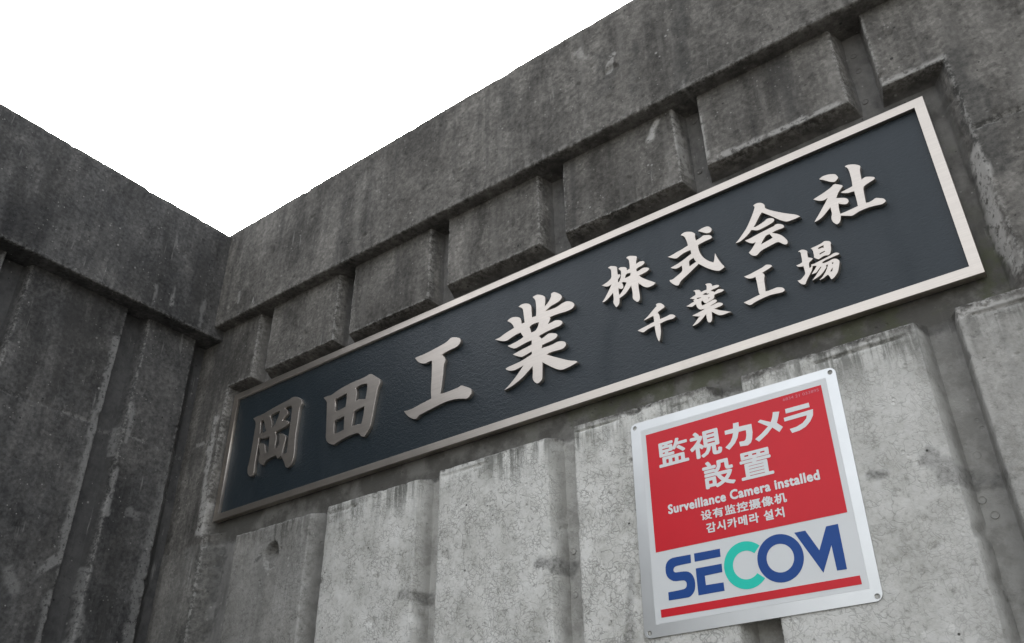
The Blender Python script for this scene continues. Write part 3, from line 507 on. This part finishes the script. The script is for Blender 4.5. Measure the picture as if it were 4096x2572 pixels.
# small plugs cast into the groove floors
plugs = [(-0.1242, 0.9642), (-0.1251, 0.9962), (-0.1281, 0.9043), (-0.3874, 0.9125), (-0.3831, 1.0170), (-0.6567, 0.3563), (-0.6565, 0.2960),
         (-0.1249, 0.3640), (-0.1252, 0.2966), (-0.1329, 0.3147)]
for i, (px, pz) in enumerate(plugs):
    x, y, z = S*px, S*(YB-0.0008), H+S*pz
    me = bpy.data.meshes.new('cast_plug')
    n_ = 14; r_ = 0.0075
    vv = [(x+r_*math.cos(2*math.pi*k/n_), y+0.004, z+r_*math.sin(2*math.pi*k/n_)) for k in range(n_)]
    vv += [(x+r_*0.85*math.cos(2*math.pi*k/n_), y-0.0006, z+r_*0.85*math.sin(2*math.pi*k/n_)) for k in range(n_)]
    vv += [(x+r_*0.55*math.cos(2*math.pi*k/n_), y+0.0010, z+r_*0.55*math.sin(2*math.pi*k/n_)) for k in range(n_)]
    ff = [(k, (k+1) % n_, n_+(k+1) % n_, n_+k) for k in range(n_)] + [(n_+k, n_+(k+1) % n_, 2*n_+(k+1) % n_, 2*n_+k) for k in range(n_)] + [tuple(range(2*n_, 3*n_))]
    me.from_pydata(vv, [], ff); me.update()
    link('cast_plug', me, M_wall, main)
def stains(a, b, lst, nz=0.35, seed=70):
    """irregular marks on the concrete along short paths: (half width, strength, points)"""
    out = np.zeros_like(a)
    wob = fbm(a*55, b*30, 4, seed)*0.9 + fbm(a*160, b*120, 3, seed+5)*0.6
    for (wd, st, pts) in lst:
        dmin = np.full(a.shape, 9.0)
        for (p, q) in zip(pts[:-1], pts[1:]):
            ax, ay = p; bx, by = q; L2 = (bx-ax)**2+(by-ay)**2+1e-12
            t = np.clip(((a-ax)*(bx-ax)+(b-ay)*(by-ay))/L2, 0, 1)
            dmin = np.minimum(dmin, np.hypot(a-ax-t*(bx-ax), b-ay-t*(by-ay)))
        out = np.maximum(out, st*(1-sstep(0.55, 1.1, dmin/wd + wob)))
    return out
lime_main = [
    (0.0075, 1.0, [(-0.4339, 1.0241), (-0.4438, 1.0061), (-0.4492, 0.9927)]),
    (0.0090, 0.8, [(-0.0226, 0.7352), (-0.0241, 0.6999), (-0.0262, 0.6680), (-0.0270, 0.6416), (-0.0300, 0.6085), (-0.0273, 0.5778), (-0.0265, 0.5606)]),
    (0.0070, 1.0, [(-0.0940, 0.5190), (-0.0837, 0.5175), (-0.0671, 0.5197), (-0.0522, 0.5159)]),
    (0.0040, 0.8, [(-0.0977, 0.4858), (-0.0925, 0.4535), (-0.0983, 0.3831)]),
    (0.0110, 0.75, [(-1.5463, 0.8039), (-1.5435, 0.7400), (-1.5430, 0.6757), (-1.5301, 0.5791), (-1.5300, 0.5504)]),
    (0.0050, 0.5, [(-1.60, 0.7560), (-1.575, 0.7545)]),
    (0.0045, 0.7, [(-0.3640, 1.020), (-0.3625, 0.960), (-0.3600, 0.905)]),
    (0.0040, 0.5, [(-0.4065, 1.030), (-0.4050, 0.960), (-0.4000, 0.900)]),
    (0.0040, 0.7, [(-0.3400, 0.8960), (-0.2600, 0.8945), (-0.1600, 0.8930)]),
    (0.0040, 0.7, [(-0.0960, 0.8930), (-0.0560, 0.8925), (-0.0190, 0.8930)]),
]
soot_shade_main = [
    (0.020, 0.8, [(-0.010, 0.880), (-0.006, 0.78), (-0.010, 0.70)]),
    (0.012, 0.6, [(-0.165, 0.360), (-0.150, 0.335), (-0.11, 0.331)]),
    (0.010, 0.7, [(-0.660, 0.333), (-0.700, 0.336)]),
    (0.008, 0.6, [(-0.925, 0.330), (-0.955, 0.334)]),
    (0.006, 0.8, [(-0.2300, 0.3560), (-0.2150, 0.3550)]),
    (0.030, 0.7, [(-1.500, 0.500), (-1.505, 0.40), (-1.51, 0.25)]),
    (0.022, 0.4, [(-1.545, 1.00), (-1.53, 0.90)]),
    (0.010, 0.8, [(-1.2985, 0.4725), (-1.2820, 0.4725)]),  # shade under the tie hole's upper lip, painted into the colour
    (0.003, 0.7, [(-1.335, 0.455), (-1.318, 0.462)]),
    (0.006, 0.5, [(-0.55, 0.300), (-0.56, 0.220), (-0.555, 0.15)]),
]
lime = stains(Xg, Zg, lime_main)
soot = stains(Xg, Zg, soot_shade_main, seed=90)
attrs = {'wear': wear.ravel(), 'face': h.ravel(), 'lime': lime.ravel(), 'soot': soot.ravel()}
fb = np.maximum(np.maximum(bidx[:-1, :-1], bidx[1:, :-1]), np.maximum(bidx[:-1, 1:], bidx[1:, 1:]))
sheet('wall_body', W, nx, nz, fb == 0, M_wall, main, attrs)
for b in range(1, bid):
    sheet('raised_panel', W, nx, nz, fb == b, M_wall, main, attrs)
# solid core behind the cast face
core = link('wall_core', box_mesh('wall_core', -2.9*S, 3.2*S, 0.032*S, 0.24*S, 0.0, H+1.295*S), M_wall, main)

def coping(name, a0, a1, flo, fhi, zbot, ztop, yfront, yback, inner, holes, mat, parent, axis, seed, limes=(), soots=(), seams=()):
    """capping beam swept along a; profile underside -> face -> top"""
    al = lines([v for hh in holes for v in np.linspace(hh[0]-0.022, hh[0]+0.022, 36)], a0, a1, 0.0036, flo, fhi)
    pr = []
    r = 0.003
    def seg(p, q, st):
        k = max(1, int(math.ceil(math.dist(p, q)/st)))
        for i in range(k): pr.append((p[0]+(q[0]-p[0])*i/k, p[1]+(q[1]-p[1])*i/k))
    seg((inner, zbot), (yfront+r, zbot), 0.004)
    seg((yfront+r, zbot), (yfront+0.3*r, zbot+0.3*r), 0.0015)
    seg((yfront+0.3*r, zbot+0.3*r), (yfront, zbot+r), 0.0015)
    seg((yfront, zbot+r), (yfront, ztop-0.02), 0.0036)
    seg((yfront, ztop-0.02), (yfront, ztop-0.005), 0.002)
    seg((yfront, ztop-0.005), (yfront+0.002, ztop-0.0015), 0.0015)
    seg((yfront+0.002, ztop-0.0015), (yfront+0.006, ztop), 0.0015)
    seg((yfront+0.006, ztop), (yfront+0.03, ztop), 0.003)
    seg((yfront+0.03, ztop), (yback, ztop), 0.03)
    pr.append((yback, ztop)); pr.append((yback, ztop-0.15))
    pr = np.array(pr)
    nA, nP = len(al), len(pr)
    Ag = np.repeat(al[:, None], nP, 1)
    Yp = np.repeat(pr[None, :, 0], nA, 0).copy(); Zp = np.repeat(pr[None, :, 1], nA, 0).copy()
    dz = Zp
    q = np.minimum(np.abs(Zp-ztop)+np.abs(Yp-yfront), 1)
    near_top = np.exp(-(q/0.010)**2)
    near_bot = np.exp(-((np.abs(Zp-zbot)+np.abs(Yp-yfront))/0.006)**2)
    rag = fbm(Ag*70, Zp*70+Yp*70, 4, seed)*0.0016 + np.maximum(0, fbm(Ag*26, Zp*9, 3, seed+4)-0.24)*0.007
    Zp -= near_top*(rag + 0.0015); Yp += near_top*np.abs(rag)*0.8
    Zp += near_bot*np.abs(fbm(Ag*70, Zp*70, 3, seed+9))*0.0022
    Zp += 0.0008*fbm(Ag*5, Ag*0, 3, seed+2)
    on = (np.abs(pr[None, :, 0]-yfront) < 1e-6)
    bumps = 0.0010*fbm(Ag*8, Zp*8, 3, seed+1) + 0.0006*fbm(Ag*60, Zp*60, 3, seed+6)
    bumps = bumps + 0.0035*sstep(0.93, 0.985, vnoise(Ag*75, Zp*75, seed))
    wear = np.maximum(near_top*0.7, near_bot*0.8)
    for sx in seams:
        bumps = bumps + 0.0022*np.exp(-((Ag-sx-0.0012*fbm(Zp*20, Zp*0, 3, 8))/0.0016)**2)
    for (ha, hz, r_, dp) in holes:
        rr = np.hypot(Ag-ha, Zp-hz) + 0.0012*fbm(Ag*120, Zp*120, 3, 6)
        inn = 1-sstep(r_*0.92, r_*1.03, rr)
        bumps = bumps + inn*dp*(0.35+0.65*sstep(-0.3*r_, r_*0.9, Zp-hz))
    Yp = Yp + bumps
    if axis == 'x':
        V = np.stack([Ag, Yp, Zp], -1)
    else:
        V = np.stack([-Yp, Ag, Zp], -1)       # profile coordinate runs along -x
    W = V.reshape(-1, 3).copy()
    W[:, 0] *= S; W[:, 1] *= S; W[:, 2] = H+S*W[:, 2]
    keep = np.ones((nA-1, nP-1), bool)
    lm = stains(Ag, Zp, limes); st = stains(Ag, Zp, soots, seed=33)
    return sheet(name, W, nA, nP, keep, mat, parent, {'wear': wear.ravel(), 'face': np.ones(nA*nP), 'lime': lm.ravel(), 'soot': st.ravel()}, flip=(axis != 'x'))

coping('coping', -1.62, 3.2, -1.60, 0.10, ZT, ZTOP, YC, 0.26, 0.022, [(-0.5165*AC, 1.2097*AC, 0.0165, 0.006)], M_wall, main, 'x', 3,
       [(0.006, 0.6, [(-0.4888, 1.1939), (-0.4999, 1.1639)]), (0.004, 0.9, [(-1.4443, 1.0669), (-1.4397, 1.0388)]), (0.004, 0.5, [(-1.50, 1.10), (-1.497, 1.07)]),
        (0.003, 0.5, [(-0.3695, 1.05), (-0.3690, 1.036)]), (0.010, 0.45, [(-0.56, 1.25), (-0.54, 1.22)])],
       [(0.016, 0.7, [(-0.3538, 1.2457), (-0.3600, 1.14), (-0.3695, 1.0430)]), (0.014, 0.5, [(-0.45, 1.18), (-0.455, 1.08)]),
        (0.02, 0.5, [(-0.50, 1.20), (-0.505, 1.12)]), (0.02, 0.4, [(-0.72, 1.29), (-0.72, 1.2)]), (0.03, 0.5, [(-0.20, 1.29), (-0.21, 1.15)]), (0.025, 0.4, [(-1.5, 1.29), (-1.5, 1.1)])], seams=(-0.3625, -1.26, 0.54))

# ------------------------------------------------------------------ side wall
side = empty('dark_side_wall', (-1.62*S, -1.0*S, 0), 'dark stained concrete wall at the left, meeting the panelled wall at the corner', 'wall')
side['kind'] = 'thing'
XF, XB, XCo = -1.618, -1.644, -1.577
ZLB, ZLT = 1.0085, 1.2975
lr = []
edges = [(-0.174, -0.057)]
y1 = -0.2295
while y1 > -3.0:
    edges.append((y1-0.2105, y1)); y1 -= 0.2640
b2 = 1
for (y0, y1) in edges:
    lr.append((y0, y1, -H/S, ZLB+0.02, b2, DR, DR if y1 < -0.1 else 0.022)); b2 += 1
my = []
for r_ in lr:
    for t in (-0.5, -0.2, 0, 0.06, 0.2, 0.5, 0.8, 0.94, 1.0, 1.15): my += [r_[0]-DR*t, r_[1]+DR*t]
ys = lines(my, -3.1, 0.02, 0.0036, -0.72, 0.02)
zs2 = lines([], -H/S, ZLB+0.004, 0.0038, 0.10, ZLB+0.004)
Yg, Zg = np.meshgrid(ys, zs2, indexing='ij')
h, wear, bidx = field(Yg, Zg, lr)
zz = 0.734 + 0.003*fbm(Yg*12, Yg*0+3, 3, 51)
k = np.exp(-((Zg-zz)/0.0022)**2)
h = h - 0.10*k*(h > 0.9)
wear = np.maximum(wear, 0.9*np.exp(-((Zg-zz)/0.0040)**2)*(vnoise(Yg*22, Zg*9, 4) > 0.4))
dx = XB + (XF-XB)*h - 0.0011*fbm(Yg*9, Zg*9, 3, 61) - 0.0006*fbm(Yg*60, Zg*60, 3, 62) - 0.0035*sstep(0.93, 0.985, vnoise(Yg*75, Zg*75, 63))*(h > 0.5)
V = np.stack([dx, Yg+0.0018*fbm(Yg*7, Zg*5, 3, 64), Zg], -1)
W = V.reshape(-1, 3).copy(); W[:, 0] *= S; W[:, 1] *= S; W[:, 2] = np.maximum(0, H+S*W[:, 2])
fb = np.maximum(np.maximum(bidx[:-1, :-1], bidx[1:, :-1]), np.maximum(bidx[:-1, 1:], bidx[1:, 1:]))
lime_side = [
    (0.0110, 0.75, [(-0.2345, 0.93), (-0.2345, 0.8443), (-0.2335, 0.7637), (-0.2379, 0.7076), (-0.2348, 0.6121), (-0.2334, 0.5145), (-0.2312, 0.4682), (-0.2600, 0.4391)]),
    (0.0100, 0.6, [(-0.2357, 0.3996), (-0.2322, 0.3176), (-0.232, 0.2)]),
    (0.0060, 0.8, [(-0.1700, 0.7998), (-0.1644, 0.7652), (-0.1629, 0.7179)]),
    (0.0050, 0.7, [(-0.1821, 0.7468), (-0.1795, 0.6890)]),
    (0.0055, 0.8, [(-0.1679, 0.6584), (-0.1691, 0.6022), (-0.1693, 0.5659)]),
    (0.0140, 0.55, [(-0.0516, 0.7351), (-0.0548, 0.6817), (-0.0602, 0.5951), (-0.0685, 0.5266), (-0.0669, 0.4701), (-0.0675, 0.4083), (-0.0665, 0.3426), (-0.067, 0.2)]),
    (0.0100, 0.55, [(-0.1750, 0.4540), (-0.1785, 0.4139), (-0.1672, 0.3585), (-0.1756, 0.3261), (-0.17, 0.2)]),
    (0.0090, 0.7, [(-0.4938, 1.0), (-0.4900, 0.95)]),
    (0.0090, 0.5, [(-0.108, 0.575), (-0.122, 0.58)]),
    (0.0120, 0.5, [(-0.30, 0.40), (-0.32, 0.42)]),
]
at = {'wear': wear.ravel(), 'face': h.ravel(), 'lime': stains(Yg, Zg, lime_side, seed=120).ravel(), 'soot': (0.25*sstep(0.45, 0.8, vnoise(Yg*16, Zg*5, 77))*(h < 0.5)).ravel()}
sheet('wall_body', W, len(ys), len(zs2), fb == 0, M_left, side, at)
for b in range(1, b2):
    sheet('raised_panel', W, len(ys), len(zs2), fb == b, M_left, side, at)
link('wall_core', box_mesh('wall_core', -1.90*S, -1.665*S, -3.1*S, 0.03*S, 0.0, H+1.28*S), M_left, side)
coping('coping', -3.1, 0.02, -0.72, 0.0, ZLB, ZLT, -XCo, 1.92, 1.64, [], M_left, side, 'y', 83, [(0.006, 0.8, [(-0.1584, 1.0845), (-0.1574, 1.0415)]), (0.005, 0.6, [(-0.2, 1.07), (-0.2, 1.02)]), (0.005, 0.5, [(-0.08, 1.09), (-0.08, 1.02)])])

# ------------------------------------------------------------------ outlines to solids
def parse(s):
    return [[(int(a)*1e-4, int(b)*1e-4) for a, b in (p.split(',') for p in lp.split())] for lp in s.split(';')]
def soften(pts):
    """cut gentle corners once, keep sharp ones"""
    out = []; n = len(pts)
    for i in range(n):
        a, b, c = Vector(pts[i-1]), Vector(pts[i]), Vector(pts[(i+1) % n])
        d1, d2 = (b-a), (c-b)
        if d1.length < 1e-6 or d2.length < 1e-6: continue
        if d1.angle(d2) > math.radians(62): out.append(tuple(b))
        else:
            out.append(tuple(b - d1*0.25)); out.append(tuple(b + d2*0.25))
    return out
def solid(name, loops, s_front, thick, mat, parent, bevel=0.0, smooth=True):
    """flat outline (plane units) extruded away from its front plane at distance s_front"""
    cu = bpy.data.curves.new(name, 'CURVE'); cu.dimensions = '2D'; cu.fill_mode = 'BOTH'
    for lp in loops:
        if smooth: lp = soften(lp)
        sp = cu.splines.new('POLY'); sp.points.add(len(lp)-1)
        for p, (u, w) in zip(sp.points, lp): p.co = (u*S*s_front, w*S*s_front, 0, 1)
        sp.use_cyclic_u = True
    cu.extrude = thick/2
    cu.bevel_depth = bevel; cu.bevel_resolution = 1
    cu.offset = -bevel
    tmp = bpy.data.objects.new('tmp', cu); C.objects.link(tmp)
    dg = bpy.context.evaluated_depsgraph_get(); dg.update()
    me = bpy.data.meshes.new_from_object(tmp.evaluated_get(dg))
    bpy.data.objects.remove(tmp); bpy.data.curves.remove(cu)
    # curve plane XY -> wall plane XZ, front faces -Y
    yf = S*(s_front-1)
    me.transform(Matrix(((1,0,0,0), (0,0,-1,yf+thick/2+bevel), (0,1,0,H), (0,0,0,1))))
    me.name = name
    return link(name, me, mat, parent)
def rect(u0, w0, u1, w1): return [(u0, w0), (u1, w0), (u1, w1), (u0, w1)]

# ------------------------------------------------------------------ name board
board = empty('company_name_board', (S*-0.785, 0.0, H+S*0.57), 'long navy name board in a brushed steel frame with raised steel Japanese characters', 'sign')
U0, U1, W0, W1 = -1.5123, -0.0569, 0.5705, 0.8571
FW = 0.0136
solid('back_panel', [rect(U0+0.004, W0+0.004, U1-0.004, W1-0.004)], 1.0072, 0.006, M_navy, board, smooth=False)
fr = solid('frame', [rect(U0, W0, U1, W1), rect(U0+FW, W0+FW, U1-FW, W1-FW)], 1.0, 0.0185, M_steel, board, bevel=0.0004, smooth=False)
names = {'岡': 'large', '田': 'large', '工': 'large', '業': 'large', '株': 'medium', '式': 'medium', '会': 'medium', '社': 'medium',
         '千': 'small', '葉': 'small', '工2': 'small', '場': 'small'}
for k, sz in names.items():
    o = solid('raised_character', parse(GLYPHS[k]), 1.0, 0.0112, M_letter, board, bevel=0.0004)
    o['label'] = '%s brushed steel character %s' % (sz, k[0])
# standoff posts behind the frame
for u in (U0+0.05, (U0+U1)/2, U1-0.05):
    for w in (W0+0.03, W1-0.03):
        x, y, z = pos(u, w, 1.0)
        link('mounting_stud', box_mesh('mounting_stud', x-0.006, x+0.006, 0.0170, 0.034, z-0.006, z+0.006), M_steel, board)

# ------------------------------------------------------------------ security plate
SP = 0.9830
plate = empty('security_notice_plate', pos(-0.396, 0.2205, SP), 'square metal plate with red and white security camera notice, below the name board', 'sign')
M_alu = simple('satin_aluminium', (0.60, 0.61, 0.60), 0.38, 1.0, var=0.03, bump=0.05, bscale=60)
M_white = simple('white_sticker_film', (0.62, 0.635, 0.63), 0.32, 0.0, 0.35, 0.015, bump=0.05, bscale=45)
M_print = simple('white_print', (0.66, 0.672, 0.665), 0.32, 0.0, 0.35, 0.01)
M_red = simple('red_print', (0.56, 0.012, 0.022), 0.36, 0.0, 0.30, 0.03, bump=0.05, bscale=45)
M_blue = simple('blue_print', (0.012, 0.060, 0.24), 0.40, 0.0, 0.25, 0.03)
M_teal = simple('teal_print', (0.020, 0.54, 0.42), 0.40, 0.0, 0.25, 0.02)
M_grey = simple('faint_number_print', (0.56, 0.16, 0.20), 0.3)

def circ(u, w, r, n=28): return [(u+r*math.cos(2*math.pi*i/n), w+r*math.sin(2*math.pi*i/n)) for i in range(n)]
cor = [(-0.5403, 0.5107), (-0.2476, 0.5086), (-0.2518, 0.2238), (-0.5461, 0.2205)]
# rounded plate outline
outl = []
for i in range(4):
    p0, p1, p2 = Vector(cor[i-1]), Vector(cor[i]), Vector(cor[(i+1) % 4])
    a = (p0-p1).normalized(); b = (p2-p1).normalized(); r = 0.0085
    for k in range(7):
        th = k/6*math.pi/2
        c_ = p1 + a*r + b*r
        outl.append(tuple(c_ - a*r*math.sin(th)*1.0 - b*r*math.cos(th)) if False else tuple(c_ - b*r*math.cos(th) - a*r*math.sin(th)))
def fix(outl):
    return outl
hl = [circ(-0.5335, 0.5038, 0.0030), circ(-0.2545, 0.5022, 0.0030), circ(-0.2578, 0.2290, 0.0030), circ(-0.5385, 0.2268, 0.0030)]
solid('backing_plate', [outl]+hl, SP, 0.0030, M_alu, plate, bevel=0.0004, smooth=False)
def layer(name, loops, k, mat, smooth=False):
    """printed film: each layer stands a fraction of a millimetre in front of the one below"""
    s = SP - k*0.00022
    loops = [[(u*SP/s, w*SP/s) for u, w in lp] for lp in loops]
    return solid(name, loops, s, 0.0003, mat, plate, smooth=smooth)
layer('sticker', [[(-0.5245, 0.4975), (-0.2612, 0.4966), (-0.2637, 0.2385), (-0.5284, 0.2360)]], 1, M_white)
layer('red_field', [[(-0.5173, 0.4888), (-0.2685, 0.4888), (-0.2699, 0.3256), (-0.5189, 0.3246)]], 2, M_red)
layer('red_bar', [[(-0.5199, 0.2527), (-0.2712, 0.2538), (-0.2709, 0.2442), (-0.5197, 0.2430)]], 2, M_red)
for k in 'SEM':
    layer('logo_letter', parse(LOGO[k]), 2, M_blue, smooth=(k == 'S'))
def arc(u, w, r, a0, a1, n): return [(u+r*math.cos(math.radians(a0+(a1-a0)*i/n)), w+r*math.sin(math.radians(a0+(a1-a0)*i/n))) for i in range(n+1)]
layer('logo_letter', [circ(-0.3570, 0.2885, 0.0282, 48), circ(-0.3570, 0.2885, 0.0167, 40)], 2, M_blue)
# the C is cut by a gap concentric with the O
cl = []
for p in arc(-0.4000, 0.2879, 0.0284, 43, 318, 44):
    cl.append(p)
inn = arc(-0.3998, 0.2879, 0.0170, 316, 44, 34)
gap = 0.0297
cO = Vector((-0.3570, 0.2885))
def clampO(p):
    d = Vector(p)-cO
    return tuple(cO + d.normalized()*gap) if d.length < gap else p
co = [clampO(p) for p in cl]; ci = [clampO(p) for p in inn]
layer('logo_letter', [co+ci], 2, M_teal)
for k in 'カメラ':
    layer('printed_character', parse(LOGO[k]), 3, M_print)

def text(name, body, box, k, mat, off=0.0, spacing=1.0):
    """built-in font text fitted to a box (u0, w0, u1, w1) in plane units; bold by overprinting"""
    cu = bpy.data.curves.new(name, 'FONT'); cu.body = body; cu.size = 1.0
    cu.space_character = spacing; cu.resolution_u = 3
    tmp = bpy.data.objects.new('tmp', cu); C.objects.link(tmp)
    dg = bpy.context.evaluated_depsgraph_get(); dg.update()
    me = bpy.data.meshes.new_from_object(tmp.evaluated_get(dg))
    bpy.data.objects.remove(tmp); bpy.data.curves.remove(cu)
    co = np.empty(len(me.vertices)*3); me.vertices.foreach_get('co', co); co = co.reshape(-1, 3)
    polys = [tuple(p.vertices) for p in me.polygons]
    bpy.data.meshes.remove(me)
    lo, hi = co.min(0)-off, co.max(0)+off
    s = SP - k*0.00022
    u0, w0, u1, w1 = [v*S*SP for v in box]
    sx = (u1-u0)/(hi[0]-lo[0]); sz = (w1-w0)/(hi[1]-lo[1])
    shifts = [(0, 0)] if off == 0 else [(math.cos(a)*off, math.sin(a)*off) for a in [i*math.pi/4 for i in range(8)]]
    V = []; F = []
    for i, (dx, dy) in enumerate(shifts):
        n0 = len(V)
        for x, y, _ in co: V.append((u0+(x+dx-lo[0])*sx, S*(s-1)-i*2.5e-5, H+w0+(y+dy-lo[1])*sz))
        F += [tuple(n0+j for j in p) for p in polys]
    me = bpy.data.meshes.new(name); me.from_pydata(V, [], F); me.update()
    return link(name, me, mat, plate)
text('printed_character', '監', (-0.5010, 0.4360, -0.4565, 0.4725), 3, M_print, 0.024)
text('printed_character', '視', (-0.4535, 0.4345, -0.4085, 0.4725), 3, M_print, 0.028)
text('printed_character', '設', (-0.4400, 0.3908, -0.3968, 0.4280), 3, M_print, 0.026)
text('printed_character', '置', (-0.3888, 0.3911, -0.3460, 0.4272), 3, M_print, 0.022)
text('english_line', 'Surveillance Camera installed', (-0.4950, 0.3703, -0.2924, 0.3834), 3, M_print, 0.042, 1.08)
text('chinese_line', '设有监控摄像机', (-0.4500, 0.3525, -0.3366, 0.3651), 3, M_print, 0.028, 1.12)
text('korean_line', '감시카메라 설치', (-0.4448, 0.3352, -0.3425, 0.3480), 3, M_print, 0.032, 1.12)
text('serial_number', '6834 21 033895', (-0.3188, 0.4814, -0.2722, 0.4852), 3, M_grey, 0.0)
